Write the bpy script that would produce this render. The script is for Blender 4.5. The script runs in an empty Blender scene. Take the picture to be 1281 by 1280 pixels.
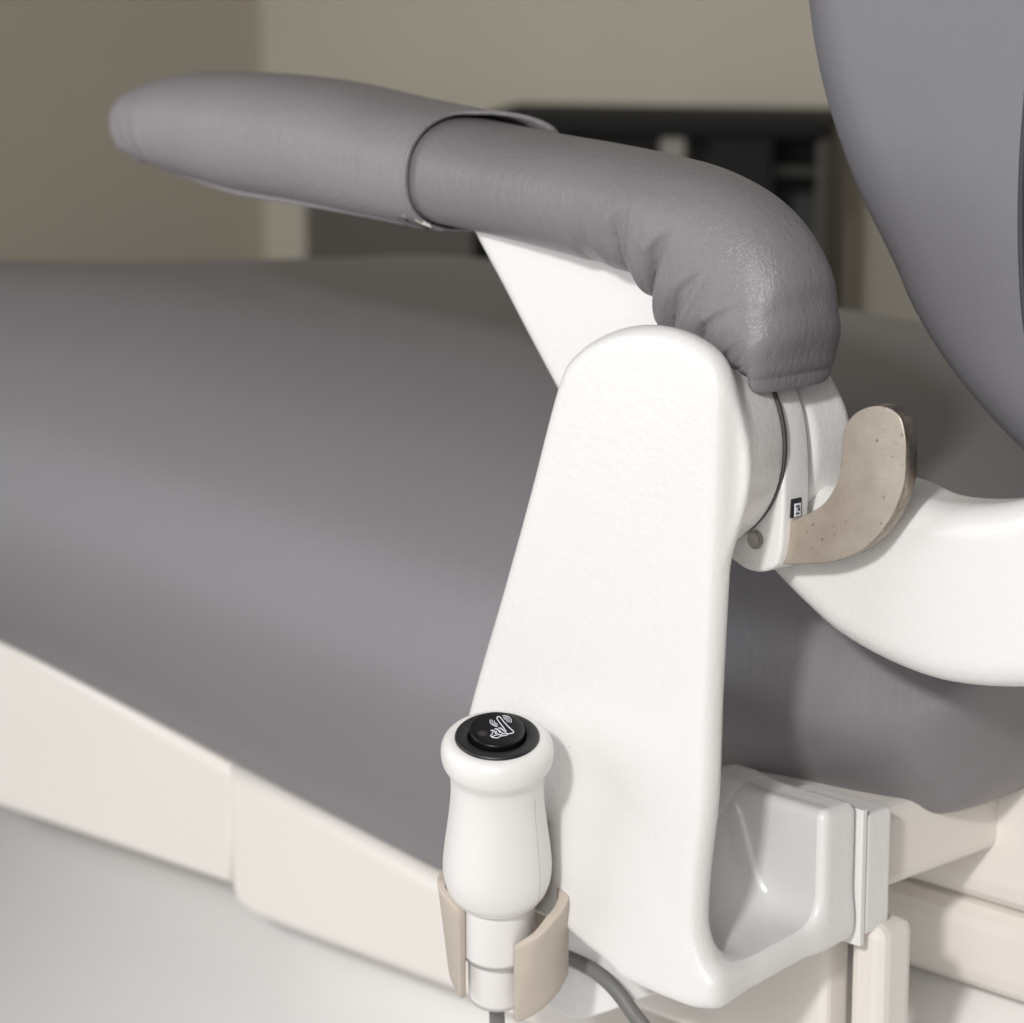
import bpy, bmesh, math, random
import numpy as np
from mathutils import Vector, Matrix
random.seed(4)
# ------------------------------------------------------------------ camera
# world: X runs along the chair (towards its head end), Y across the chair (away from us), Z up; metres
f_px, cx0, cy0 = 3558.0, 640.5, 640.0            # photograph is 1281 px wide
th, ph = math.radians(12), math.radians(44)
Rv = np.array([math.sin(ph), math.cos(ph), 0.0])
Fv = np.array([-math.cos(ph)*math.cos(th), math.sin(ph)*math.cos(th), -math.sin(th)])
Uv = np.cross(Rv, Fv)
def ray(x, y): return Rv*((x-cx0)/f_px) - Uv*((y-cy0)/f_px) + Fv
Cam = np.array([0, 0, .72]) - 1.2*ray(800, 579)
def on(ax, x, y, val):                            # where the sight line meets a real plane of the chair
    r = ray(x, y); return Cam + (val-Cam[ax])/r[ax]*r
def onY(x, y, v): return on(1, x, y, v)
scene = bpy.context.scene
COL = scene.collection
cd = bpy.data.cameras.new('camera'); cam = bpy.data.objects.new('camera', cd); COL.objects.link(cam)
M = Matrix([[Rv[i], Uv[i], -Fv[i], Cam[i]] for i in range(3)] + [[0, 0, 0, 1]])
cam.matrix_world = M
cd.lens = 100; cd.sensor_width = 36; cd.clip_start = .05; cd.clip_end = 100
cd.dof.use_dof = True; cd.dof.focus_distance = 1.225; cd.dof.aperture_fstop = 8.0
scene.camera = cam
# ------------------------------------------------------------------ light
w = bpy.data.worlds.new("World"); scene.world = w; w.use_nodes = True
bgn = w.node_tree.nodes['Background']; bgn.inputs[0].default_value = (1.0, .94, .88, 1); bgn.inputs[1].default_value = .125
def area_light(name, direction, dist, size, power, color, target=(0, 0, .68)):
    ld = bpy.data.lights.new(name, 'AREA'); ld.shape = 'DISK'; ld.size = size; ld.energy = power; ld.color = color
    lo = bpy.data.objects.new(name, ld); COL.objects.link(lo)
    d = np.array(direction); d = d/np.linalg.norm(d)
    p = np.array(target) + d*dist
    lo.location = p; lo.rotation_euler = Vector(d).to_track_quat('Z', 'Y').to_euler()
    return lo
Fh = np.array([-math.cos(ph), math.sin(ph), 0])
area_light('key_lamp', -.30*Rv - .80*Fh + np.array([0, 0, .42]), 1.9, .16, 22.5, (1.0, .985, .968))
area_light('front_window', -.25*Rv - .93*Fh + np.array([0, 0, .30]), 2.6, 1.7, 25, (1.0, .99, .98))
area_light('side_window', -.92*Rv - .38*Fh + np.array([0, 0, .28]), 1.4, 1.25, 10.5, (.91, .945, 1.0), (-.62, .0, .70))
scene.view_settings.view_transform = 'Standard'; scene.view_settings.look = 'None'
scene.view_settings.exposure = 0; scene.view_settings.gamma = 1
# ------------------------------------------------------------------ helpers
def add_mesh(name, verts, faces, mat, parent=None, smooth=True):
    me = bpy.data.meshes.new(name); me.from_pydata([tuple(map(float, v)) for v in verts], [], [tuple(map(int, q)) for q in faces]); me.update()
    bm = bmesh.new(); bm.from_mesh(me); bmesh.ops.recalc_face_normals(bm, faces=bm.faces); bm.to_mesh(me); bm.free()
    if smooth: me.polygons.foreach_set('use_smooth', [True]*len(me.polygons))
    me.materials.append(mat)
    o = bpy.data.objects.new(name, me); COL.objects.link(o); o.parent = parent
    return o
def from_bm(name, bm, mat, parent=None, smooth=False):
    bmesh.ops.recalc_face_normals(bm, faces=bm.faces)
    me = bpy.data.meshes.new(name); bm.to_mesh(me); bm.free(); me.materials.append(mat)
    if smooth: me.polygons.foreach_set('use_smooth', [True]*len(me.polygons))
    o = bpy.data.objects.new(name, me); COL.objects.link(o); o.parent = parent
    return o
def root(name, label, cat, group=None):
    o = bpy.data.objects.new(name, None); COL.objects.link(o); o.empty_display_size = .02
    o['label'] = label; o['category'] = cat
    if group: o['group'] = group
    return o
def spline(pts, n, closed=False):                 # Catmull-Rom through points
    P = np.array(pts, float); m = len(P); out = []
    segs = m if closed else m-1
    for i in range(segs):
        if closed: a, b, c, d = P[(i-1) % m], P[i], P[(i+1) % m], P[(i+2) % m]
        else: a, b, c, d = P[max(i-1, 0)], P[i], P[i+1], P[min(i+2, m-1)]
        for k in range(n):
            t = k/n
            out.append(.5*((2*b)+(c-a)*t+(2*a-5*b+4*c-d)*t*t+(-a+3*b-3*c+d)*t**3))
    if not closed: out.append(P[-1])
    return np.array(out)
def poly_sdf(poly, X, Z):                         # signed distance to a closed 2D polygon
    P = np.array(poly, float); n = len(P)
    d = np.full(X.shape, 1e9); inside = np.zeros(X.shape, bool)
    for i in range(n):
        a = P[i]; b = P[(i+1) % n]; e = b-a; L = e@e
        if L < 1e-14: continue
        wx = X-a[0]; wz = Z-a[1]
        t = np.clip((wx*e[0]+wz*e[1])/L, 0, 1)
        d = np.minimum(d, (wx-e[0]*t)**2+(wz-e[1]*t)**2)
        c = ((a[1] > Z) != (b[1] > Z))
        if abs(e[1]) > 1e-12: inside ^= c & (X < e[0]*(Z-a[1])/e[1]+a[0])
    return np.where(inside, -1, 1)*np.sqrt(d)
def extr(d2, Y, y0, y1, r):                       # rounded extrusion along Y of a 2D distance
    a = d2+r; b = np.abs(Y-(y0+y1)/2)-(y1-y0)/2+r
    return np.minimum(np.maximum(a, b), 0)+np.sqrt(np.maximum(a, 0)**2+np.maximum(b, 0)**2)-r
def sbox(X, Y, Z, lo, hi, r):
    q = [np.abs(A-(l+h)/2)-(h-l)/2+r for A, l, h in zip((X, Y, Z), lo, hi)]
    return np.sqrt(sum(np.maximum(a, 0)**2 for a in q))+np.minimum(np.maximum(np.maximum(q[0], q[1]), q[2]), 0)-r
def smin(a, b, k):
    h = np.clip(.5+.5*(b-a)/k, 0, 1); return b+(a-b)*h-k*h*(1-h)
def smax(a, b, k): return -smin(-a, -b, k)
def surface(name, fn, lo, hi, res, mat, parent=None, post=None):   # surface nets
    ax = [np.arange(l, h+res, res) for l, h in zip(lo, hi)]
    X, Y, Z = np.meshgrid(*ax, indexing='ij', sparse=True)
    D = fn(X, Y, Z); D = np.broadcast_to(D, tuple(len(a) for a in ax)).astype(np.float32)
    S = D < 0
    nx, ny, nz = [s-1 for s in D.shape]
    acc = np.zeros((nx, ny, nz, 3), np.float32); cnt = np.zeros((nx, ny, nz), np.float32)
    corners = [(i, j, k) for i in (0, 1) for j in (0, 1) for k in (0, 1)]
    sl = lambda c: tuple(slice(c[a], c[a]+(nx, ny, nz)[a]) for a in range(3))
    for c in corners:
        for a in range(3):
            if c[a]: continue
            e = list(c); e[a] = 1
            s0, s1 = S[sl(c)], S[sl(e)]
            m = s0 != s1
            d0, d1 = D[sl(c)][m], D[sl(e)][m]
            t = d0/(d0-d1)
            for b in range(3): acc[..., b][m] += c[b]+(t if b == a else 0)
            cnt[m] += 1
    m = cnt > 0
    idx = np.full((nx, ny, nz), -1, np.int64); idx[m] = np.arange(m.sum())
    V = np.argwhere(m)+acc[m]/cnt[m][:, None]
    V = np.array([a[0] for a in ax])+V*res
    Fc = []
    for a in range(3):
        b, c = [(1, 2), (2, 0), (0, 1)][a]
        i0 = [slice(0, s) for s in D.shape]; i1 = list(i0)
        i0[a] = slice(0, D.shape[a]-1); i1[a] = slice(1, D.shape[a])
        m2 = S[tuple(i0)] != S[tuple(i1)]; sg = S[tuple(i0)][m2]
        p = np.argwhere(m2); ok = (p[:, b] > 0) & (p[:, c] > 0) & (p[:, b] <= (nx, ny, nz)[b]-1) & (p[:, c] <= (nx, ny, nz)[c]-1)
        p = p[ok]; sg = sg[ok]
        q = []
        for db, dc in ((0, 0), (-1, 0), (-1, -1), (0, -1)):
            r = p.copy(); r[:, b] += db; r[:, c] += dc; q.append(idx[r[:, 0], r[:, 1], r[:, 2]])
        q = np.stack(q, 1); q[~sg] = q[~sg][:, ::-1]
        Fc.append(q)
    Fc = np.concatenate(Fc)
    Fc = Fc[(Fc >= 0).all(1)]
    if post: V = post(V)
    me = bpy.data.meshes.new(name)
    me.vertices.add(len(V)); me.vertices.foreach_set('co', V.astype(np.float32).ravel())
    me.loops.add(Fc.size); me.loops.foreach_set('vertex_index', Fc.astype(np.int32).ravel())
    me.polygons.add(len(Fc)); me.polygons.foreach_set('loop_start', np.arange(0, Fc.size, 4, dtype=np.int32))
    me.update(calc_edges=True); me.validate()
    me.polygons.foreach_set('use_smooth', [True]*len(me.polygons)); me.materials.append(mat)
    o = bpy.data.objects.new(name, me); COL.objects.link(o); o.parent = parent
    return o
def pxpoly(pts, v, n=6):                          # smooth outline drawn in the real plane Y = v
    return spline([onY(x, y, v)[[0, 2]] for x, y in pts], n, True)
def slab(name, pts2, y0, y1, bev, mat, parent=None, segs=3, smooth=True):
    """plate with the (x, z) outline pts2 between y0 and y1, rounded edges"""
    bm = bmesh.new(); n = len(pts2)
    a = [bm.verts.new((p[0], y0, p[1])) for p in pts2]; b = [bm.verts.new((p[0], y1, p[1])) for p in pts2]
    fa = bm.faces.new(a); fb = bm.faces.new(b[::-1])
    for i in range(n): bm.faces.new((a[i], b[i], b[(i+1) % n], a[(i+1) % n]))
    bmesh.ops.recalc_face_normals(bm, faces=bm.faces)
    if bev > 0:
        es = list(set(list(fa.edges)+list(fb.edges)))
        bmesh.ops.bevel(bm, geom=es, offset=bev, segments=segs, profile=.5, affect='EDGES')
    o = from_bm(name, bm, mat, parent, False)
    if smooth:
        for p in o.data.polygons: p.use_smooth = len(p.vertices) <= 4
    return o
def box(name, lo, hi, bev, mat, parent=None, segs=3):
    bm = bmesh.new(); bmesh.ops.create_cube(bm, size=1)
    for v in bm.verts: v.co = Vector([(lo[i]+hi[i])/2+v.co[i]*(hi[i]-lo[i]) for i in range(3)])
    if bev: bmesh.ops.bevel(bm, geom=bm.edges[:], offset=bev, segments=segs, profile=.5, affect='EDGES')
    return from_bm(name, bm, mat, parent)
def tube(name, pts, rad, mat, parent=None, sides=12, n=8, flat=None):
    P = spline(pts, n); V = []; Fc = []
    T = np.gradient(P, axis=0); T /= np.linalg.norm(T, axis=1)[:, None]
    up = np.array([0, 0, 1.]) if abs(T[0][2]) < .9 else np.array([1., 0, 0])
    N = np.cross(T[0], up); N /= np.linalg.norm(N)
    rr = rad if hasattr(rad, '__len__') else None
    for i, p in enumerate(P):
        N = N-T[i]*(N@T[i]); N /= np.linalg.norm(N); B = np.cross(T[i], N)
        r = np.interp(i/(len(P)-1), np.linspace(0, 1, len(rr)), rr) if rr is not None else rad
        for k in range(sides):
            a = 2*math.pi*k/sides; V.append(p+r*(math.cos(a)*N+math.sin(a)*B))
    for i in range(len(P)-1):
        for k in range(sides): Fc.append((i*sides+k, i*sides+(k+1) % sides, (i+1)*sides+(k+1) % sides, (i+1)*sides+k))
    Fc.append(tuple(range(sides))); Fc.append(tuple((len(P)-1)*sides+k for k in range(sides))[::-1])
    return add_mesh(name, V, Fc, mat, parent)
def grid_mesh(name, G, mat, parent=None, closed=False, cap0=False, cap1=False):
    n, m = G.shape[:2]; V = G.reshape(-1, 3); Fc = []
    for i in range(n-1):
        for k in range(m if closed else m-1): Fc.append((i*m+k, i*m+(k+1) % m, (i+1)*m+(k+1) % m, (i+1)*m+k))
    if cap0: Fc.append(tuple(range(m))[::-1])
    if cap1: Fc.append(tuple((n-1)*m+k for k in range(m)))
    return add_mesh(name, V, Fc, mat, parent)
def vnoise(seed, shape):                          # sum of a few sines, for gentle geometric unevenness
    pass
# ------------------------------------------------------------------ materials
def newmat(name):
    m = bpy.data.materials.new(name); m.use_nodes = True
    nt = m.node_tree; return m, nt, nt.nodes['Principled BSDF'], nt.nodes.new('ShaderNodeTexCoord')
def noise(nt, tc, scale, detail=3, rough=.5, stretch=None, rot=None):
    n = nt.nodes.new('ShaderNodeTexNoise'); n.inputs['Scale'].default_value = scale; n.inputs['Detail'].default_value = detail; n.inputs['Roughness'].default_value = rough
    if stretch:
        mp = nt.nodes.new('ShaderNodeMapping'); mp.inputs['Scale'].default_value = stretch
        if rot: mp.inputs['Rotation'].default_value = rot
        nt.links.new(tc.outputs['Object'], mp.inputs[0]); nt.links.new(mp.outputs[0], n.inputs['Vector'])
    else: nt.links.new(tc.outputs['Object'], n.inputs['Vector'])
    return n
def ramp(nt, src, stops):
    r = nt.nodes.new('ShaderNodeValToRGB'); nt.links.new(src, r.inputs[0])
    e = r.color_ramp.elements
    e[0].position, e[0].color = stops[0][0], (*stops[0][1], 1); e[1].position, e[1].color = stops[1][0], (*stops[1][1], 1)
    for p, c in stops[2:]: q = e.new(p); q.color = (*c, 1)
    return r
def bump(nt, src, dist, strength=1, prev=None):
    b = nt.nodes.new('ShaderNodeBump'); b.inputs['Distance'].default_value = dist; b.inputs['Strength'].default_value = strength
    nt.links.new(src, b.inputs['Height'])
    if prev: nt.links.new(prev.outputs[0], b.inputs['Normal'])
    return b
def mix(nt, fac, a, b):
    m = nt.nodes.new('ShaderNodeMix'); m.data_type = 'RGBA'
    nt.links.new(fac, m.inputs['Factor'])
    for s, v in ((m.inputs[6], a), (m.inputs[7], b)):
        if isinstance(v, tuple): s.default_value = (*v, 1)
        else: nt.links.new(v, s)
    return m.outputs[2]
def paint(name, col, rough=.35, peel=.00012, pscale=260, var=.03, specks=0):
    m, nt, b, tc = newmat(name)
    n = noise(nt, tc, 9, 4); r = ramp(nt, n.outputs[0], [(.3, tuple(c*(1-var) for c in col)), (.7, col)])
    out = r.outputs[0]
    if specks:                                    # specks of grime and faint rubbed marks
        v = nt.nodes.new('ShaderNodeTexVoronoi'); v.inputs['Scale'].default_value = 50; nt.links.new(tc.outputs['Object'], v.inputs['Vector'])
        sr = ramp(nt, v.outputs['Distance'], [(.014, (1, 1, 1)), (.03, (0, 0, 0))]); sc_ = nt.nodes.new('ShaderNodeSeparateColor'); nt.links.new(v.outputs['Color'], sc_.inputs[0])
        g = nt.nodes.new('ShaderNodeMath'); g.operation = 'GREATER_THAN'; g.inputs[1].default_value = .80; nt.links.new(sc_.outputs[0], g.inputs[0])
        mu = nt.nodes.new('ShaderNodeMath'); mu.operation = 'MULTIPLY'; nt.links.new(sr.outputs[0], mu.inputs[0]); nt.links.new(g.outputs[0], mu.inputs[1])
        m2 = nt.nodes.new('ShaderNodeMath'); m2.operation = 'MULTIPLY'; m2.inputs[1].default_value = specks; nt.links.new(mu.outputs[0], m2.inputs[0])
        out = mix(nt, m2.outputs[0], out, (.22, .19, .15))
        n5 = noise(nt, tc, 30, 5, .7, (1, 1, .3)); r5 = ramp(nt, n5.outputs[0], [(.60, (0, 0, 0)), (.82, (.14, .14, .14))])
        rr_ = ramp(nt, n5.outputs[0], [(.3, (rough*.85,)*3), (.75, (rough*1.3,)*3)]); nt.links.new(rr_.outputs[0], b.inputs['Roughness'])
    nt.links.new(out, b.inputs['Base Color'])
    if not specks: b.inputs['Roughness'].default_value = rough
    if peel:
        n2 = noise(nt, tc, pscale, 2, .5); nt.links.new(bump(nt, n2.outputs[0], peel*6, .22).outputs[0], b.inputs['Normal'])
    return m
def leather(name, col, rough=.42, wr=1.0, specks=True, mot=.04):
    m, nt, b, tc = newmat(name)
    v = nt.nodes.new('ShaderNodeTexVoronoi'); v.feature = 'DISTANCE_TO_EDGE'; v.inputs['Scale'].default_value = 800
    wn = noise(nt, tc, 120, 3)
    vm = nt.nodes.new('ShaderNodeVectorMath'); vm.operation = 'SCALE'; vm.inputs[3].default_value = .004
    nt.links.new(wn.outputs[1], vm.inputs[0])
    va = nt.nodes.new('ShaderNodeVectorMath'); nt.links.new(tc.outputs['Object'], va.inputs[0]); nt.links.new(vm.outputs[0], va.inputs[1])
    nt.links.new(va.outputs[0], v.inputs['Vector'])
    st = ramp(nt, v.outputs[0], [(0, (0, 0, 0)), (.25, (1, 1, 1))])
    b1 = bump(nt, st.outputs[0], .00016*wr, .7)
    n2 = noise(nt, tc, 260, 5, .62, (1, 1, .35), (.5, .3, .2)); b2 = bump(nt, n2.outputs[0], .0016*wr, .7, b1)
    n3 = noise(nt, tc, 38, 3, .5); b3 = bump(nt, n3.outputs[0], .0011*wr, .5, b2)
    nt.links.new(b3.outputs[0], b.inputs['Normal'])
    n4 = noise(nt, tc, 14, 4); r = ramp(nt, n4.outputs[0], [(.3, tuple(c*(1-mot) for c in col)), (.7, tuple(c*(1+mot) for c in col))])
    out = r.outputs[0]
    if specks:
        sp = nt.nodes.new('ShaderNodeTexVoronoi'); sp.inputs['Scale'].default_value = 110; nt.links.new(va.outputs[0], sp.inputs['Vector'])
        sr = ramp(nt, sp.outputs['Distance'], [(.035, (1, 1, 1)), (.06, (0, 0, 0))])
        sc2 = nt.nodes.new('ShaderNodeSeparateColor'); nt.links.new(sp.outputs['Color'], sc2.inputs[0])
        g = nt.nodes.new('ShaderNodeMath'); g.operation = 'GREATER_THAN'; g.inputs[1].default_value = .86; nt.links.new(sc2.outputs[0], g.inputs[0])
        mu = nt.nodes.new('ShaderNodeMath'); mu.operation = 'MULTIPLY'; nt.links.new(sr.outputs[0], mu.inputs[0]); nt.links.new(g.outputs[0], mu.inputs[1])
        m2 = nt.nodes.new('ShaderNodeMath'); m2.operation = 'MULTIPLY'; m2.inputs[1].default_value = .5; nt.links.new(mu.outputs[0], m2.inputs[0])
        out = mix(nt, m2.outputs[0], out, (.6, .58, .55))
    nt.links.new(out, b.inputs['Base Color'])
    b.inputs['Roughness'].default_value = rough
    return m
def flat(name, col, rough=.5, metal=0, var=.04, vs=20, bd=0, bs=400):
    m, nt, b, tc = newmat(name)
    n = noise(nt, tc, vs, 4); r = ramp(nt, n.outputs[0], [(.3, tuple(c*(1-var) for c in col)), (.7, tuple(min(1, c*(1+var)) for c in col))])
    nt.links.new(r.outputs[0], b.inputs['Base Color']); b.inputs['Roughness'].default_value = rough; b.inputs['Metallic'].default_value = metal
    if bd: nt.links.new(bump(nt, noise(nt, tc, bs, 2).outputs[0], bd, .5).outputs[0], b.inputs['Normal'])
    return m
WHITE = paint('white_powder_coat', (.80, .79, .775), .36, .00014, 420, .03, .4)
CAST = paint('cast_white_enamel', (.80, .79, .775), .28, .00017, 300, .03, .7)
PLASTIC = paint('cream_plastic_shell', (.80, .755, .705), .42, 0)
GRIPW = paint('white_grip_plastic', (.82, .80, .78), .30, 0)
BEIGE = flat('beige_clip_plastic', (.53, .465, .40), .5, 0, .03, 60, .0001, 900)
PADL = leather('grey_leatherette', (.205, .194, .204), .38, .55)
SLEEVE = leather('mauve_grey_leatherette', (.245, .230, .242), .42, .65)
SEATL = leather('seat_leatherette', (.200, .191, .203), .40, .25, False, .012)
BACKL = leather('backrest_leatherette', (.180, .176, .194), .46, .18, False, .015)
BLACK = flat('black_bezel_rubber', (.018, .018, .019), .42, 0, .1, 200, .00006, 1500)
BUTTON = flat('black_button_plastic', (.006, .006, .0065), .28, 0, .1, 200)
PRINT = flat('white_print', (.80, .83, .90), .5)
LENS = flat('dim_indicator_lens', (.05, .045, .045), .15)
CORD = flat('grey_cord_rubber', (.17, .17, .16), .5, 0, .06, 60, .0001, 500)
DARK = flat('dark_gap', (.02, .02, .02), .6)
STEEL = flat('pin_steel', (.42, .40, .36), .32, 1, .2, 500)
THREAD = flat('frayed_white_thread', (.72, .68, .62), .8)
def lever_mat():
    m, nt, b, tc = newmat('nickel_plated_steel')
    n = noise(nt, tc, 90, 5, .6); r = ramp(nt, n.outputs[0], [(.3, (.46, .40, .335)), (.7, (.56, .495, .425))])
    v = nt.nodes.new('ShaderNodeTexVoronoi'); v.inputs['Scale'].default_value = 330; nt.links.new(tc.outputs['Object'], v.inputs['Vector'])
    sr = ramp(nt, v.outputs['Distance'], [(.14, (1, 1, 1)), (.36, (0, 0, 0))])
    s = nt.nodes.new('ShaderNodeSeparateColor'); nt.links.new(v.outputs['Color'], s.inputs[0])
    g = nt.nodes.new('ShaderNodeMath'); g.operation = 'GREATER_THAN'; g.inputs[1].default_value = .55; nt.links.new(s.outputs[1], g.inputs[0])
    cl = noise(nt, tc, 60, 2); cg = ramp(nt, cl.outputs[0], [(.48, (0, 0, 0)), (.58, (1, 1, 1))])
    a = nt.nodes.new('ShaderNodeMath'); a.operation = 'MULTIPLY'; nt.links.new(sr.outputs[0], a.inputs[0]); nt.links.new(g.outputs[0], a.inputs[1])
    a2 = nt.nodes.new('ShaderNodeMath'); a2.operation = 'MULTIPLY'; nt.links.new(a.outputs[0], a2.inputs[0]); nt.links.new(cg.outputs[0], a2.inputs[1])
    out = mix(nt, a2.outputs[0], r.outputs[0], (.20, .085, .035))
    nt.links.new(out, b.inputs['Base Color']); b.inputs['Metallic'].default_value = .55; b.inputs['Roughness'].default_value = .42
    n2 = noise(nt, tc, 900, 3); nt.links.new(bump(nt, n2.outputs[0], .0002, .4).outputs[0], b.inputs['Normal'])
    return m
LEVER = lever_mat()
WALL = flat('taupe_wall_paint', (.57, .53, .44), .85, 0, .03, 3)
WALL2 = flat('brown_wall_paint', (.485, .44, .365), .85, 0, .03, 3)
FLOOR = flat('pale_floor_vinyl', (.62, .60, .59), .45, 0, .03, 5)
CABM = flat('grey_brown_laminate', (.13, .118, .105), .6, 0, .04, 8)
CABB = flat('black_laminate', (.008, .008, .008), .4)
CABG = flat('dim_glass_front', (.02, .02, .018), .5, 0, .3, 12)
# ------------------------------------------------------------------ the room (setting)
FZ = -.12
def quad(name, pts, mat):
    o = add_mesh(name, pts, [(0, 1, 2, 3)], mat, None, False); o['kind'] = 'structure'; return o
XW, YW = -1.85, on(0, 330, 200, -1.85)[1]
quad('floor', [(XW, -2.2, FZ), (3, -2.2, FZ), (3, YW, FZ), (XW, YW, FZ)], FLOOR)
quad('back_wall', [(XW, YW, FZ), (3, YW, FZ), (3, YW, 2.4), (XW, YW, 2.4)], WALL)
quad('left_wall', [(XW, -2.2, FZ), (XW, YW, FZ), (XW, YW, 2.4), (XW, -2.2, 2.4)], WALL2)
sk = box('skirting_board', (XW+.001, -2.2, FZ+.001), (XW+.013, YW-.02, FZ+.035), .002, CABB); sk['kind'] = 'structure'
# low cabinet against the back wall, and a black framed glass cabinet standing at an angle before it
cab = root('low_cabinet', 'blurred plain grey-brown cabinet under the sleeved end of the armrest, against the wall', 'cabinet')
yc = YW-.05
cL = onY(381, 280, yc)[0]; cM = onY(760, 150, yc)[0]; zt = onY(600, 165, yc)[2]
box('cabinet_body', (cL, yc, FZ+.002), (cM, YW-.004, zt-.012), .003, CABM, cab)
box('cabinet_top', (cL-.004, yc-.006, zt-.0115), (cM+.004, YW-.004, zt), .003, CABM, cab)
fc = root('framed_cabinet', 'blurred black-framed glass cabinet with pale posts behind the bend of the armrest', 'cabinet')
pc_ = onY(808, 146, YW-.30); ds = (pc_-Cam)@Fv; k_ = ds/f_px
fc.location = (pc_[0], pc_[1], FZ); fc.rotation_euler = (0, 0, math.radians(33))
W2 = 222*k_/math.cos(math.radians(13)); Ht = pc_[2]-FZ
lx = lambda x: (x-808)*k_/math.cos(math.radians(13))
FRM = flat('black_cabinet_frame', (.005, .005, .005), .85)
box('top_rail', (-W2, 0, Ht-26*k_), (W2, .16, Ht), .012, FRM, fc)
box('back_panel', (-W2+.012, .13, .004), (W2-.012, .155, Ht-27*k_), .002, CABG, fc)
box('frame_post', (W2-14*k_, .004, .004), (W2-.001, .128, Ht-26.5*k_), .003, flat('grey_post', (.07, .066, .058), .7), fc)
box('frame_post', (-W2+.001, .004, .004), (-W2+14*k_, .128, Ht-26.5*k_), .003, FRM, fc)
box('steel_post', (lx(822), .010, .004), (lx(856), .030, Ht-26.5*k_), .004, flat('satin_steel_post', (.22, .20, .175), .5, .2), fc)
box('glass_door', (lx(884), .014, .004), (lx(962), .024, Ht-26.5*k_), .002, FRM, fc)
box('inner_shelf', (lx(872), .03, Ht-75*k_), (W2-16*k_, .125, Ht-62*k_), .002, flat('olive_shelf', (.035, .033, .028), .7), fc)
# ------------------------------------------------------------------ dental chair
chair = root('dental_chair', 'grey leatherette and white enamel dental chair filling the frame', 'dental chair')
# upright bracket casting --------------------------------------------------
front = pxpoly([(691, 482), (714, 442), (752, 419), (797, 411), (842, 418), (880, 442), (897, 480), (899, 540), (896, 640), (890, 760), (884, 880),
                (880, 1000), (870, 1090), (866, 1150), (868, 1200), (862, 1236), (845, 1237), (780, 1202), (715, 1168), (650, 1140), (602, 1105), (575, 1070), (566, 1010),
                (569, 940), (586, 865), (622, 740), (655, 620)], 0.0, 5)
hubA = np.array([0.0, .72]); hubB = onY(880, 545, .046)[[0, 2]]
PT = .015                                           # plate thickness
zfl = on(1, 890, 1240, .02)[2]-.001                 # underside of the foot
xr = on(1, 878, 1240, 0)[0]+.006      # right end of the foot
yb0, yb1 = .074, .098
ztop = onY(1000, 1008, yb0)[2]
xin = onY(955, 1050, yb0)[0]
def bracket(X, Y, Z):
    d2 = poly_sdf(front, *np.broadcast_arrays(X[:, 0, :], Z[:, 0, :] if Z.ndim == 3 else Z))[:, None, :]
    plate = extr(d2, Y, 0, PT, .0072)
    t = np.clip(Y/.046, 0, 1)
    cxh = hubA[0]+(hubB[0]-hubA[0])*t; czh = hubA[1]+(hubB[1]-hubA[1])*t
    rr = .0515-.0050*np.clip((Y-.010)/.036, 0, 1)
    h = np.sqrt((X-cxh)**2+(Z-czh)**2)-rr
    hub = smax(h, np.abs(Y-.029)-.0165, .002)
    Zs = Z-.115*np.maximum(Y-.01, 0)
    foot = sbox(X, Y, Zs, (xr-.058, .004, zfl), (xr, yb1, zfl+.0150), .006)
    back = sbox(X, Y, Z, (xr-.075, yb0, zfl), (xr, yb1, ztop), .0048)
    # sloping inner cheek on the left of the pocket
    cheek = sbox(X+.35*(Z-zfl-.03), Y, Z, (xr-.085, .006, zfl+.012), (xin-.004, yb1, ztop-.004), .006)
    b = smin(smin(foot, back, .014), cheek, .018)
    b = smax(smax(smax(b, zfl-Zs, .006), X-xr, .006), Y-yb1, .004)
    d = smin(plate, hub, .010)
    return smax(smin(d, b, .022), -Y, .002)
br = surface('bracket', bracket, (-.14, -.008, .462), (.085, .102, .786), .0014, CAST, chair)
br.data.materials.append(paint('smooth_enamel_shaded', (.66, .66, .66), .2, .00003, 200))  # same enamel, smoother; the pocket's lower light is put into its grey
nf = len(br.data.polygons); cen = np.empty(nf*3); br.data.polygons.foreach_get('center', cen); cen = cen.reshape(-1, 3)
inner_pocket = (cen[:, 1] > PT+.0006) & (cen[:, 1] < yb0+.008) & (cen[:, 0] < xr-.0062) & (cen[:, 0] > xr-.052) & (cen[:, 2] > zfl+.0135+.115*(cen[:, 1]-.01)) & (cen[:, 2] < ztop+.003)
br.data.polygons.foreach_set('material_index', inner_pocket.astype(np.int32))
br['label'] = 'tall white enamelled armrest bracket with rounded top'
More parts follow.
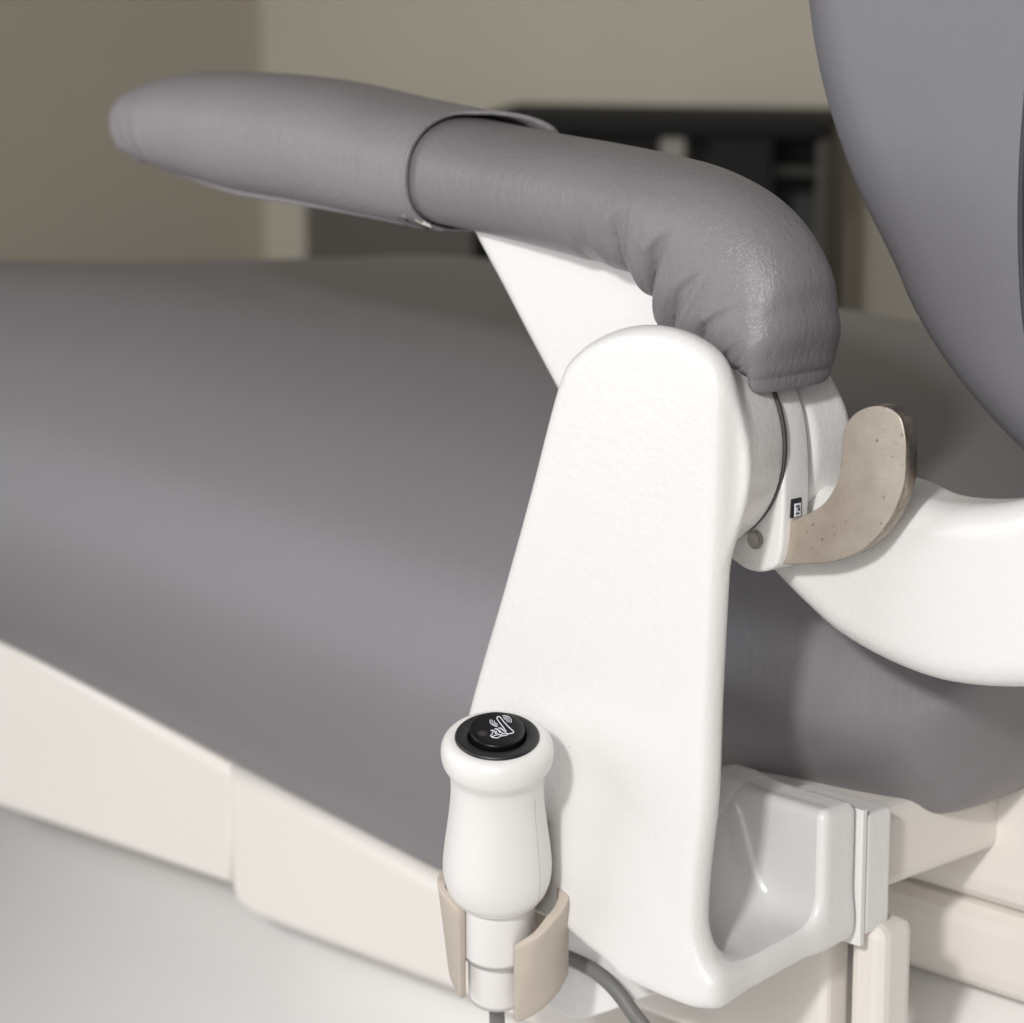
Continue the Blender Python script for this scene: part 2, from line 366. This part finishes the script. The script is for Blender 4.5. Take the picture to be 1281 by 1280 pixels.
# clamp ring with its tab ----------------------------------------------------
y0r, y1r = .047, .064
ringP = [(968, 500), (978, 545), (981, 600), (979, 655), (976, 690), (968, 710), (950, 716), (932, 712), (915, 700), (880, 672), (820, 640), (790, 570), (800, 470), (850, 420), (905, 418), (945, 448)]
rp = pxpoly(ringP, y0r, 6)
ring = slab('clamp_ring', rp, y0r, y1r, .0016, WHITE, chair)
dk = slab('joint_gap', [hubB+.0466*np.array([math.cos(a), math.sin(a)]) for a in np.linspace(0, 2*math.pi, 96)[:-1]], .0452, .0472, 0, flat('grey_joint_sealant', (.09, .088, .085), .6), ring)
def disc(name, c, n, r, depth, mat, parent, seg=32, bev=0):
    bm = bmesh.new(); bmesh.ops.create_cone(bm, cap_ends=True, segments=seg, radius1=r, radius2=r, depth=depth)
    if bev: bmesh.ops.bevel(bm, geom=[e for e in bm.edges if all(abs(v.co.z) > depth*.49 for v in e.verts) and (e.verts[0].co.z*e.verts[1].co.z > 0)], offset=bev, segments=3, affect='EDGES')
    q = Vector(n).to_track_quat('Z', 'Y').to_matrix().to_4x4(); q.translation = Vector(c)
    bmesh.ops.transform(bm, matrix=q, verts=bm.verts)
    o = from_bm(name, bm, mat, parent)
    for p in o.data.polygons: p.use_smooth = len(p.vertices) == 4
    return o
pc = onY(946, 675, y0r)
disc('pin_rim', pc+np.array([0, -.0004, 0]), (0, 1, 0), .0041, .0016, STEEL, ring)
disc('pin', pc+np.array([-.0004, -.0009, 0.0]), (0, 1, 0), .0031, .0014, flat('worn_pin', (.50, .48, .44), .25, 1, .08, 300), ring)
# slot in the side of the ring (its +X face), with a scrap of printed label inside
sx = onY(979, 640, y0r)[0]
sz = on(0, 988, 636, sx)
box('slot', (sx-.004, y0r+.0045, sz[2]-.0042), (sx+.0009, y0r+.0115, sz[2]+.0040), .0003, DARK, ring)
box('slot_label', (sx-.003, y0r+.0066, sz[2]-.0040), (sx+.0013, y0r+.0106, sz[2]+.0018), .0002, PRINT, ring)
for k, (dy, dz, ww, hh) in enumerate([(.0072, .0002, .0022, .0007), (.0084, -.0014, .0012, .0012), (.0072, -.0028, .002, .0006)]):
    box('label_mark', (sx-.002, y0r+dy, sz[2]+dz), (sx+.0015, y0r+dy+ww, sz[2]+dz+hh), 0, DARK, ring)
# arm of the armrest ----------------------------------------------------------
armP = pxpoly([(560, 232), (586, 290), (622, 358), (660, 431), (700, 505), (745, 580), (800, 650), (880, 690), (945, 685), (992, 650), (1012, 590), (1010, 532), (992, 488), (968, 450), (925, 395), (820, 310), (700, 250)], .066, 5)
def armf(X, Y, Z):
    d2 = poly_sdf(armP, *np.broadcast_arrays(X[:, 0, :], Z[:, 0, :] if Z.ndim == 3 else Z))[:, None, :]
    return extr(d2, Y, .066, .098, .007)
surface('armrest_arm', armf, (-.22, .060, .655), (.075, .103, .85), .0014, WHITE, chair)
# release lever ---------------------------------------------------------------
levP = pxpoly([(979, 655), (1003, 646), (1030, 630), (1048, 600), (1052, 570), (1055, 540), (1066, 520), (1086, 509), (1108, 509), (1125, 521), (1132, 545),
               (1133, 575), (1130, 610), (1113, 650), (1084, 684), (1045, 702), (1005, 706), (972, 705), (965, 690), (966, 662)], .052, 6)
lv = slab('release_lever', levP, .052, .0598, .0006, LEVER, chair, 2)
lv.data.materials.append(flat('ground_steel_edge', (.26, .22, .18), .3, .95, .25, 250))
for p in lv.data.polygons:
    if abs(p.normal.y) < .5: p.material_index = 1
# curved backrest arm -----------------------------------------------------------
baP = pxpoly([(900, 600), (930, 670), (972, 718), (1010, 757), (1055, 796), (1120, 832), (1190, 855), (1281, 861), (1380, 850), (1460, 800), (1500, 700), (1440, 560),
              (1360, 590), (1300, 618), (1250, 630), (1200, 631), (1160, 625), (1122, 608), (1080, 600), (1020, 610), (950, 610), (900, 590)], .078, 6)
def baf(X, Y, Z):
    d2 = poly_sdf(baP, *np.broadcast_arrays(X[:, 0, :], Z[:, 0, :] if Z.ndim == 3 else Z))[:, None, :]
    return extr(d2, Y, .070, .108, .013)
surface('backrest_arm', baf, (-.06, .066, .60), (.22, .112, .78), .0018, CAST, chair)
# seat cushion --------------------------------------------------------------------
#  u,    vb,   zb,   zt(near shoulder), zf(far top)
st = [(-1.7, .10, .50, .64, .585), (-1.25, .08, .535, .676, .598), (-.95, .065, .53, .706, .668), (-.75, .06, .523, .718, .701), (-.607, .062, .512, .722, .718), (-.45, .068, .490, .716, .716),
      (-.30, .074, .467, .706, .716), (-.217, .078, .456, .698, .714), (-.15, .085, .46, .692, .71), (-.10, .11, .50, .688, .704), (-.059, .112, .5315, .684, .694), (0, .116, .5345, .680, .684), (.038, .124, .539, .676, .676),
      (.060, .132, .556, .674, .672), (.09, .148, .606, .674, .664), (.116, .165, .640, .676, .66), (.15, .185, .655, .678, .66), (.20, .21, .665, .68, .66), (.32, .22, .66, .69, .66)]
st = spline(st, 8)
rows = []
for u, vb, zb, ztn, zf in st:
    h = ztn-zb
    q = min(1, max(0, (u+.12)/.12)); q = q*q*(3-2*q); L_ = lambda a_, b_: a_+(b_-a_)*q
    prof = [(.30, zb-.004), (vb+.10, zb-.004), (vb+L_(.030, .045), zb-.003), (vb+L_(.008, .022), zb+L_(.07, .09)*h), (vb-L_(.008, -.006), zb+L_(.22, .20)*h), (vb-L_(.012, .004), zb+L_(.38, .33)*h), (vb-L_(.004, .000), zb+L_(.54, .47)*h),
            (vb+L_(.018, .014), zb+L_(.72, .64)*h), (vb+L_(.062, .046), zb+L_(.89, .83)*h),
            (vb+.13, ztn), (.30, (ztn+zf)/2+.004), (.40, zf+.002), (.47, zf-.004), (.505, zf-.03), (.51, zf-.08), (.50, zb), (.40, zb-.004)]
    pr = spline(prof, 7, True)
    rows.append([(u, y, z) for y, z in pr])
G = np.array(rows)
seat = grid_mesh('seat_cushion', G, SEATL, chair, True, True, True)
# backrest -------------------------------------------------------------------------
bkP = pxpoly([(1026, -300), (1027, -120), (1031, 0), (1050, 112), (1088, 228), (1139, 335), (1163, 390), (1210, 466), (1281, 549), (1345, 600), (1450, 640), (1600, 600), (1700, 300), (1750, -300), (1650, -600), (1200, -650), (1020, -500)], .155, 6)
def bkf(X, Y, Z):
    d2 = poly_sdf(bkP, *np.broadcast_arrays(X[:, 0, :], Z[:, 0, :] if Z.ndim == 3 else Z))[:, None, :]
    bulge = -.010*np.clip(1-(np.maximum(-d2, 0)/.06-1)**2, 0, 1)*0
    return extr(d2, Y, .120, .46, .038)+bulge
surface('backrest_cushion', bkf, (-.03, .11, .68), (.50, .47, 1.17), .0045, BACKL, chair)
sp_ = [onY(x, y, .1190) for x, y in ((1290, 60), (1284, 130), (1279, 200), (1277, 280), (1279, 350), (1284, 410), (1296, 470))]
tube('side_seam', sp_, .0014, flat('dark_seam_thread', (.05, .048, .055), .7), chair, 8, 8)
# armrest pad ------------------------------------------------------------------------
YP = .078
pairs = [((184, 148), (185, 168)), ((186, 126), (189, 184)), ((200, 107), (203, 199)), ((228, 95), (230, 211)), ((270, 89), (262, 223)), ((340, 92), (325, 240)), ((430, 103), (405, 255)), ((520, 125), (490, 274)),
         ((620, 147), (590, 292)), ((700, 163), (665, 309)), ((780, 178), (728, 325)), ((850, 194), (778, 341)), ((910, 215), (800, 360)), ((965, 248), (815, 393)),
         ((1008, 290), (835, 424)), ((1036, 335), (858, 446)), ((1050, 378), (884, 464)), ((1053, 405), (908, 475)), ((1044, 430), (930, 480)), ((1024, 452), (952, 482))]
tpx = spline([a_ for a_, b_ in pairs], 20); btx = spline([b_ for a_, b_ in pairs], 20)
NS = len(tpx); sidx = np.arange(NS)/20.0
yc_s = .078-.026*np.clip((sidx-8)/5, 0, 1)**2*(3-2*np.clip((sidx-8)/5, 0, 1))      # the rear bulb sits nearer, over the hub
mid = (tpx+btx)/2
ctr = np.array([onY(m_[0], m_[1], v_) for m_, v_ in zip(mid, yc_s)])
Tw = np.gradient(ctr[:, [0, 2]], axis=0); kk = np.ones(15)/15
Tw = np.stack([np.convolve(np.pad(Tw[:, i], 7, 'edge'), kk, 'valid') for i in (0, 1)], 1); Tw /= np.linalg.norm(Tw, axis=1)[:, None]
dd = np.stack([Tw[:, 1], -Tw[:, 0]], 1)
dd *= np.sign(np.sum(dd*(np.array([onY(a_[0], a_[1], v_)[[0, 2]] for a_, v_ in zip(tpx, yc_s)])-ctr[:, [0, 2]]), axis=1))[:, None]
img = lambda q: np.array([q@Rv, -(q@Uv)])
hh_s, ww_s = [], []
for i in range(NS):
    ti = img(np.array([Tw[i][0], 0, Tw[i][1]])); ti /= np.linalg.norm(ti)
    cross = lambda q: abs(q[0]*ti[1]-q[1]*ti[0])
    ch = cross(img(np.array([dd[i][0], 0, dd[i][1]]))); cw = cross(img(np.array([0, 1., 0])))
    Hh = abs(cross((tpx[i]-btx[i])/2))*((ctr[i]-Cam)@Fv)/f_px
    wv = .037-.006*min(1, max(0, (sidx[i]-9)/4)); wv *= min(1, Hh/.026)**.6 if sidx[i] < 6 else 1
    if sidx[i] > 17: wv *= 1-.12*((sidx[i]-17)/2)
    hh_s.append(max(math.sqrt(max(Hh**2-(wv*cw)**2, 1e-9))/ch, .5*Hh)); ww_s.append(wv)
sm_ = lambda q, n: np.convolve(np.pad(q, n//2, 'edge'), np.ones(n)/n, 'valid')
hh_s = np.where(sidx < 3, hh_s, sm_(np.array(hh_s), 15))
def section(c, d, hh, ww, n, off, fn=None):
    out = []
    for k in range(n):
        a = 2*math.pi*k/n; ca, sa = math.cos(a), math.sin(a)
        e = 2/2.35
        x = math.copysign(abs(ca)**e, ca)*(ww+off); z = math.copysign(abs(sa)**e, sa)*(hh+off)
        if fn: f_ = fn(a); x *= f_; z *= f_
        out.append((c[0]+d[0]*z, c[2]-x, c[1]+d[1]*z))        # a=0 : towards the camera, a=90deg : top, a=270 : bottom
    return out
def pad_grid(i0, i1, off, wide=.037, gather=False, rim=None, n=144):
    rows = []
    for i in range(i0, i1):
        c = (ctr[i][0], ctr[i][2], ctr[i][1]); d = dd[i]; hh = hh_s[i]; s = sidx[i]; ww = ww_s[i]*wide/.037
        fn = None
        if gather and s > 10.2:
            def fn(a, s=s):
                dist = abs(((math.degrees(a)-312+180) % 360)-180)           # around the near, inner edge
                env = max(0, 1-dist/(54+12*math.sin(s*5)))**.6*min(1, (s-10.2)/1.3)*min(1, max(0, (19.9-s)/.9))
                p = (s-10.3)*.84+.06*math.sin(2.3*s)+.0030*dist
                val = abs(math.sin(math.pi*p))**.5
                fine = abs(math.sin(math.pi*p*2.7+1))**.6
                return 1-env*(.38+.08*math.sin(s*3.1))*(1-val)-env*.04*(1-fine)
        elif rim:
            fn = lambda a, s=s: 1+rim(a, s)
        rows.append(section(c, d, hh, ww, n, off, fn))
    return np.array(rows)
def pad_surface(name, rows, mat, parent):
    return grid_mesh(name, rows, mat, parent, True, True, True)
G = pad_grid(0, NS, -.0012, .037, True)
# smooth the doubled-back bottom line near the gathers
cE = G[-1].mean(0); tE = cE-G[-14].mean(0); tE /= np.linalg.norm(tE)
G = np.concatenate([G]+[(cE+(G[-1]-cE)*k_+tE*t_)[None] for k_, t_ in [(1-.26*(1-math.cos(q)), .0062*math.sin(q)) for q in np.linspace(.12, math.pi/2, 9)]+[(.5, .0063)]])
pad = pad_surface('armrest_pad', G, PADL, chair)
# ------------------------------------------------------------------ sleeve pulled over the armrest
sleeve = root('armrest_sleeve', 'lighter grey leatherette sleeve pulled over the front end of the armrest pad', 'armrest cover')
def srim(a, s):
    # loose, slightly wavy lower edge
    low = max(0, -math.sin(a))**6
    tip = max(0, 1-abs(s-2.2)/1.6)*max(0, math.cos(a-math.radians(292)))**2
    return .012*low*math.sin(s*4.1+1)-.16*tip*(1-abs(math.sin(s*5.2+a*1.5))**.5)
iend = 154
G = pad_grid(0, iend, .0012, .038, False, srim)
# slant the open end so that it runs as in the photograph, then turn it in
for i in range(iend): G[i][:, 0] += .028*(i/iend)**5*np.clip((G[i][:, 1]-YP)/.038+.45, .22, 1.25)
last = G[-1]
c = G[-1].mean(0)
inner = c+(last-c)*np.array([1, .93, .955])
inner2 = inner.copy(); inner2[:, 0] -= .012
lipm = c+(last-c)*np.array([1, .985, .99]); lipm[:, 0] += .0012
lip0 = last.copy(); lip0[:, 0] += .0004; lip0 = c+(lip0-c)*np.array([1, 1.01, 1.01])
G2 = np.concatenate([G, lip0[None], lipm[None], inner[None], inner2[None]])
grid_mesh('sleeve_body', G2, SLEEVE, sleeve, True, True, False)
# hem piping round the open end and seam along the bottom
hem = [last[k] + np.array([.0003, 0, 0]) for k in list(range(-30, 80, 4))]
tube('hem', hem, .00085, SLEEVE, sleeve, 8, 4)
sm = []
for i in range(50, iend-2, 6):
    r = G[i]; k = int(144*.81) % 144
    p = r[k]; sm.append(p+np.array([0, -.0002, -.0003+.0005*math.sin(i*.11)]))
tube('lower_seam', sm, [.0010, .0016, .0018, .0018, .0022, .0016, .0007], SLEEVE, sleeve, 8, 4)
# folded tip gathers
for (x, y, r) in ((160, 187, .0045), (182, 201, .005), (204, 208, .004)):
    p = onY(x, y-6, YP-.012)
    bm = bmesh.new(); bmesh.ops.create_uvsphere(bm, u_segments=16, v_segments=10, radius=r)
    for v in bm.verts: v.co = Vector((v.co.x*1.5, v.co.y*1.6, v.co.z*.8))+Vector(p)
    from_bm('tip_fold', bm, SLEEVE, sleeve, True)
# loose lining loop and frayed thread at the lower corner of the opening
yl = YP-.026
pl = [onY(498, 270, yl), onY(512, 281, yl), onY(530, 285, yl+.004), onY(541, 281, yl+.01)]
tube('lining_edge', pl, .0012, flat('dark_sleeve_lining', (.06, .058, .062), .6), sleeve, 8, 6)
tube('corner_tab', [onY(505, 246, yl-.004), onY(506, 258, yl-.004), onY(507, 271, yl-.003)], .0016, SLEEVE, sleeve, 8, 6)
for k in range(5):
    a = onY(515+random.random()*6, 270+random.random()*4, yl-.002); b_ = onY(535+random.random()*6, 280+random.random()*5, yl)
    mid = (a+b_)/2+np.array([0, 0, random.uniform(-.0012, .0012)])
    tube('thread', [a, mid, b_], .00022, THREAD, sleeve, 5, 4)
# ------------------------------------------------------------------ seat pan, leg shells and base (parts of the chair)
def prism(name, pix, v0, v1, bev, mat, parent=None, n=1, segs=4):
    P = [onY(x, y, v0)[[0, 2]] for x, y in pix]
    if n > 1: P = spline(P, n, True)
    return slab(name, P, v0, v1, bev, mat, parent, segs)
prism('foot_shell', [(-60, 762), (0, 796), (300, 968), (286, 1107), (0, 1012), (-60, 990)], .092, .45, .006, PLASTIC, chair)
prism('leg_shell', [(280, 955), (545, 1100), (700, 1170), (760, 1330), (560, 1241), (318, 1151), (293, 1136), (285, 1110)], .088, .45, .008, PLASTIC, chair)
def pris3(name, pix, v0, v1, bev, mat, segs=3): return prism(name, pix, v0, v1, bev, mat, chair, 1, segs)
# cover strip, its seam and seat pan behind the pocket
xs = xr
box('seam_strip', (xs-.05, yb1+.0005, zfl+.006), (xs+.0005, yb1+.0035, ztop-.004), .0004, WHITE, chair)
box('cover_strip', (xs-.05, yb1+.004, zfl+.010), (xs, yb1+.022, ztop-.007), .002, CAST, chair)
box('seat_pan', (-.30, yb1+.023, .507), (xs-.010, .42, .546), .006, PLASTIC, chair)
box('hinge_block', (xs-.16, yb1+.002, .42), (xs-.020, yb1+.020, zfl+.007), .004, PLASTIC, chair)
hb = box('latch_post', (xs-.014, yb1+.010, .40), (xs+.006, yb1+.034, zfl+.013), .006, PLASTIC, chair)
# main base cover at the right and behind
box('base_cover', (-.9, .215, .43), (.22, .50, .475), .012, PLASTIC, chair)
box('upper_base_cover', (-.6, .2135, .4755), (.25, .50, .56), .014, PLASTIC, chair)
P0 = on(2, 150, 1230, .330); left_end = on(2, 20, 1050, .325)[0]
pf = spline([(P0[1]-.29, -.42), (P0[1]-.25, -.22), (P0[1]-.18, -.12), (P0[1]-.10, -.055), (P0[1], 0), (P0[1]+.10, .062), (P0[1]+.18, .100), (P0[1]+.40, .15)], 8)
G = np.array([[(x, v, .330+z) for v, z in pf] for x in (left_end, .5)])
bp_ = grid_mesh('base_plinth', G, paint('white_base_cover', (.88, .865, .845), .4, 0), chair)
md = bp_.modifiers.new('shell', 'SOLIDIFY'); md.thickness = .012
# ------------------------------------------------------------------ hand control in its clip
gx, gy = 622, 924
YG = -.040
topc = onY(gx, gy, YG)                               # centre of the bezel
botc_dir = -np.array([0, 0, 1.0])
tilt = math.radians(17)
vd = (topc-Cam); vd[2] = 0; vd /= np.linalg.norm(vd)       # horizontal, away from the viewer
axis = math.cos(tilt)*np.array([0, 0, 1.])-math.sin(tilt)*vd   # leans its head towards us
axis = axis-.0*Rv; axis /= np.linalg.norm(axis)
e1 = np.cross(axis, vd); e1 /= np.linalg.norm(e1)      # sideways
if e1@Rv < 0: e1 = -e1
e2 = np.cross(axis, e1); 
if e2@vd > 0: e2 = -e2                                # towards viewer
mm = topc@Fv-Cam@Fv; pxm = mm/f_px                     # metres per px here
pos = lambda r, a, h: topc+axis*h+r*(math.sin(a)*e1+math.cos(a)*e2)     # a=0 faces us
def lathe(name, prof, mat, parent, seg=72, n=6, sp=True, squash=None):
    P = spline(prof, n) if sp else np.array(prof)
    G = np.array([[pos(max(r, 1e-5)*(squash(2*math.pi*k/seg, h) if squash else 1), 2*math.pi*k/seg, h) for k in range(seg)] for r, h in P])
    return grid_mesh(name, G, mat, parent, True, False, False)
u = pxm; ck = .82                                     # foreshortening of lengths along the axis
H = lambda dy: -dy*u/ck
hc = root('hand_control', 'white flared hand control with black push button, held upright in a beige clip', 'hand control')
lathe('grip', [(37*u, -.006), (37.2*u, -.0015), (40*u, -.0004), (50*u, .0002), (54*u, .0009), (62*u, .0004), (68.5*u, H(5)), (71*u, H(14)), (69.5*u, H(25)), (65*u, H(33)), (60.5*u, H(41)), (59*u, H(54)), (59.5*u, H(72)), (62.5*u, H(98)), (67*u, H(128)),
               (69.8*u, H(152)), (69.5*u, H(168)), (66*u, H(182)), (60*u, H(191)), (53*u, H(196)), (20*u, H(197))], GRIPW, hc)
lathe('collar', [(49*u, H(190)), (49*u, H(196)), (49*u, H(262)), (48*u, H(267)), (44*u, H(269)), (20*u, H(269))], GRIPW, hc, 72, 2)
lathe('lower_barrel', [(39*u, H(262)), (39*u, H(268)), (38.5*u, H(324)), (37*u, H(330)), (32*u, H(333)), (10*u, H(333))], GRIPW, hc, 72, 2)
# parting line and flat facet strip
tube('parting_line', [pos(59.2*u, .92, H(56)), pos(59.6*u, .92, H(74)), pos(62.6*u, .92, H(100)), pos(67.05*u, .90, H(128)), pos(69.9*u, .88, H(154)), pos(69.4*u, .88, H(170)), pos(65.9*u, .88, H(183))], .00016, flat('grip_parting_line', (.52, .50, .48), .5), hc, 6, 6)
bez = lathe('bezel', [(35.5*u, -.006), (35.6*u, -.001), (36.5*u, .0012), (40*u, .0019), (48*u, .0022), (51.5*u, .0020), (53.3*u, .0008), (53.5*u, -.002)], BLACK, hc, 72, 5)
lathe('button_well', [(.0001, -.0055), (36*u, -.0055)], BUTTON, hc, 48, 2)
# rocker button, tipped towards its lower left
bn = axis+.10*e2+.03*e1; bn /= np.linalg.norm(bn)
f1 = e1-bn*(e1@bn); f1 /= np.linalg.norm(f1); f2 = e2-bn*(e2@bn); f2 /= np.linalg.norm(f2)
bc = topc+axis*.0050+f1*0*u-f2*.5*u
bp = lambda r, a, h: bc+bn*h+r*(math.sin(a)*f1+math.cos(a)*f2)
prof = spline([(.0001, 0), (20*u, .00005), (32*u, 0), (34*u, -.0004), (34.6*u, -.0014), (34.6*u, -.0085)], 5)
G = np.array([[bp(r, 2*math.pi*k/64, h) for k in range(64)] for r, h in prof])
btn = grid_mesh('button', G, BUTTON, hc, True)
def onb(X, Y, lift=.00012):                            # enlarged detail coordinates -> the button's face
    # enlarged crop: photo px = 560+X/8, 870+Y/8
    r = ray(560+X/8.006, 870+Y/8.006+0.0)
    o = bc+bn*lift; t = ((o-Cam)@bn)/(r@bn); return Cam+t*r
def stroke(pts, wd=11, mat=PRINT, name='printed_mark', n=5):
    P = spline(pts, n); V = []; Fc = []
    T = np.gradient(P, axis=0); T /= np.maximum(np.linalg.norm(T, axis=1), 1e-6)[:, None]
    Nn = np.stack([-T[:, 1], T[:, 0]], 1)*wd/2
    V = [onb(*(p+n_)) for p, n_ in zip(P, Nn)]+[onb(*(p-n_)) for p, n_ in zip(P, Nn)]
    m = len(P)
    return V, [(i, i+1, m+i+1, m+i) for i in range(m-1)]
AV, AF = [], []
def addst(pts, wd=11, n=5):
    wd = wd*.72
    V, Fc = stroke(pts, wd, n=n); b = len(AV); AV.extend(V); AF.extend([tuple(b+i for i in q) for q in Fc])
addst([(578, 350), (558, 320), (525, 278), (498, 240), (496, 220), (514, 212), (534, 228), (566, 268), (610, 315)], 13)
addst([(610, 315), (640, 342), (662, 362)], 13); addst([(662, 362), (657, 374), (645, 378), (606, 386)], 13, 2)
addst([(432, 352), (452, 350), (470, 362), (482, 384)], 15); addst([(470, 338), (492, 336), (508, 350), (524, 378)], 15); addst([(508, 328), (532, 328), (550, 342), (574, 366)], 15)
addst([(450, 362), (448, 385), (430, 404), (452, 412), (478, 398), (500, 396)], 12); addst([(488, 352), (488, 374), (520, 396), (556, 384), (590, 380), (606, 386)], 12)
addst([(440, 418), (470, 424), (505, 424), (530, 408), (570, 402), (604, 392)], 12); addst([(524, 342), (528, 362), (560, 384)], 11); addst([(578, 350), (586, 358), (580, 372)], 10)
addst([(432, 240), (424, 262), (440, 288), (466, 304), (498, 314)], 10); addst([(450, 246), (444, 264), (458, 282), (478, 294), (506, 300)], 10); addst([(470, 252), (466, 266), (478, 278), (498, 284)], 10)
addst([(548, 204), (582, 204), (616, 218), (636, 244), (634, 274)], 10); addst([(556, 220), (582, 220), (604, 234), (616, 254), (612, 272)], 10); addst([(562, 236), (580, 238), (594, 250), (596, 266)], 10)
add_mesh('finger_symbol', AV, AF, PRINT, btn, False)
LV = [onb(350+46*math.cos(a), 380+27*math.sin(a), .0001) for a in np.linspace(0, 2*math.pi, 33)[:-1]]
add_mesh('indicator_lamp', LV, [tuple(range(32))], LENS, btn, False)
# cable leaving the barrel, looping under the bracket and rising behind it
cb = pos(0, 0, H(328))
cab_pts = [cb, cb-axis*.02, cb-axis*.06+Rv*.004, cb-axis*.10+Rv*.02, onY(700, 1460, .02), onY(790, 1410, .04), onY(812, 1310, .035), onY(790, 1265, .034), onY(757, 1225, .033), onY(715, 1200, .033), onY(660, 1185, .033), onY(620, 1178, .036)]
tube('cable', cab_pts, .0036, CORD, hc, 20, 10)
# ------------------------------------------------------------------ beige clip on the bracket
clip = bpy.data.objects.new('control_clip', None)
bpy.data.objects.remove(clip)
def wall_patch(name, top_in, bot, r0, r1, aR, nA=40):
    """curved wall of the clip; top_in/bot give its edge heights (px below the bezel) against the angle"""
    rows_o, rows_i = [], []
    nh = 10
    V = []; Fc = []
    for i in range(nA+1):
        a = aR[0]+(aR[1]-aR[0])*i/nA; t = i/nA
        ht, hb_ = top_in(t), bot(t)
        for j in range(nh+1):
            h = ht+(hb_-ht)*j/nh
            V.append(pos(r1(t, j/nh)*u, a, H(h)))
        for j in range(nh+1):
            h = ht+(hb_-ht)*j/nh
            V.append(pos(r0(t, j/nh)*u, a, H(h)))
    m = 2*(nh+1)
    for i in range(nA):
        for j in range(nh):
            Fc.append((i*m+j, i*m+j+1, (i+1)*m+j+1, (i+1)*m+j)); Fc.append((i*m+nh+1+j, (i+1)*m+nh+1+j, (i+1)*m+nh+2+j, i*m+nh+2+j))
        Fc.append((i*m, (i+1)*m, (i+1)*m+nh+1, i*m+nh+1)); Fc.append((i*m+nh, i*m+2*nh+1, (i+1)*m+2*nh+1, (i+1)*m+nh))
    for i in (0, nA):
        for j in range(nh): Fc.append((i*m+j, i*m+nh+1+j, i*m+nh+2+j, i*m+j+1))
    return add_mesh(name, V, Fc, BEIGE, None, True)
rad = math.radians
I = lambda xs, ys: (lambda t: float(np.interp(t, xs, ys)))
# right wing: angle 20deg (free edge, nearly facing us) round to the back; left wing the mirror
tR = I([0, .1, .25, .45, 1], [236, 220, 206, 198, 196]); bR = I([0, .1, .4, 1], [335, 330, 305, 290])
ro = lambda t, j: float(np.interp(t, [0, .104*(1-j)+.006, .42, .7, 1], [58, 58+19*(1-j), 93, 92, 80])); ri = lambda t, j: ro(t, j)-14*min(1, .65+t*1.5)
cr = wall_patch('clip_wing', tR, bR, ri, ro, (rad(24), rad(178)))
tL = I([0, .12, .3, .55, 1], [200, 190, 181, 185, 185]); bL = I([0, .1, .4, 1], [315, 312, 300, 290])
roL = lambda t, j: float(np.interp(t, [0, .25, .5, 1], [60, 77, 80, 75]))-j*20*(1-t)*min(1, t*4); riL = lambda t, j: roL(t, j)-10
cl_ = wall_patch('clip_wing', tL, bL, riL, roL, (rad(-54), rad(-178)))
for o in (cr, cl_): o.parent = chair
for o in (cr, cl_):
    md = o.modifiers.new('round', 'BEVEL'); md.width = .0006; md.segments = 2; md.limit_method = 'ANGLE'; md.angle_limit = rad(50)
box('clip_backplate', (-.088, -.014, .512), (-.052, -.0015, .552), .003, BEIGE, cr)
# pale lip of the tray under the bracket
lip = [onY(x, y, .046)[[0, 2]] for x, y in ((640, 1140), (652, 1195), (668, 1235), (690, 1262), (718, 1275), (750, 1269), (800, 1250), (870, 1222), (870, 1190), (720, 1130))]
slab('tray_plate', spline(lip, 5, True), .046, .0495, .0012, WHITE, chair)
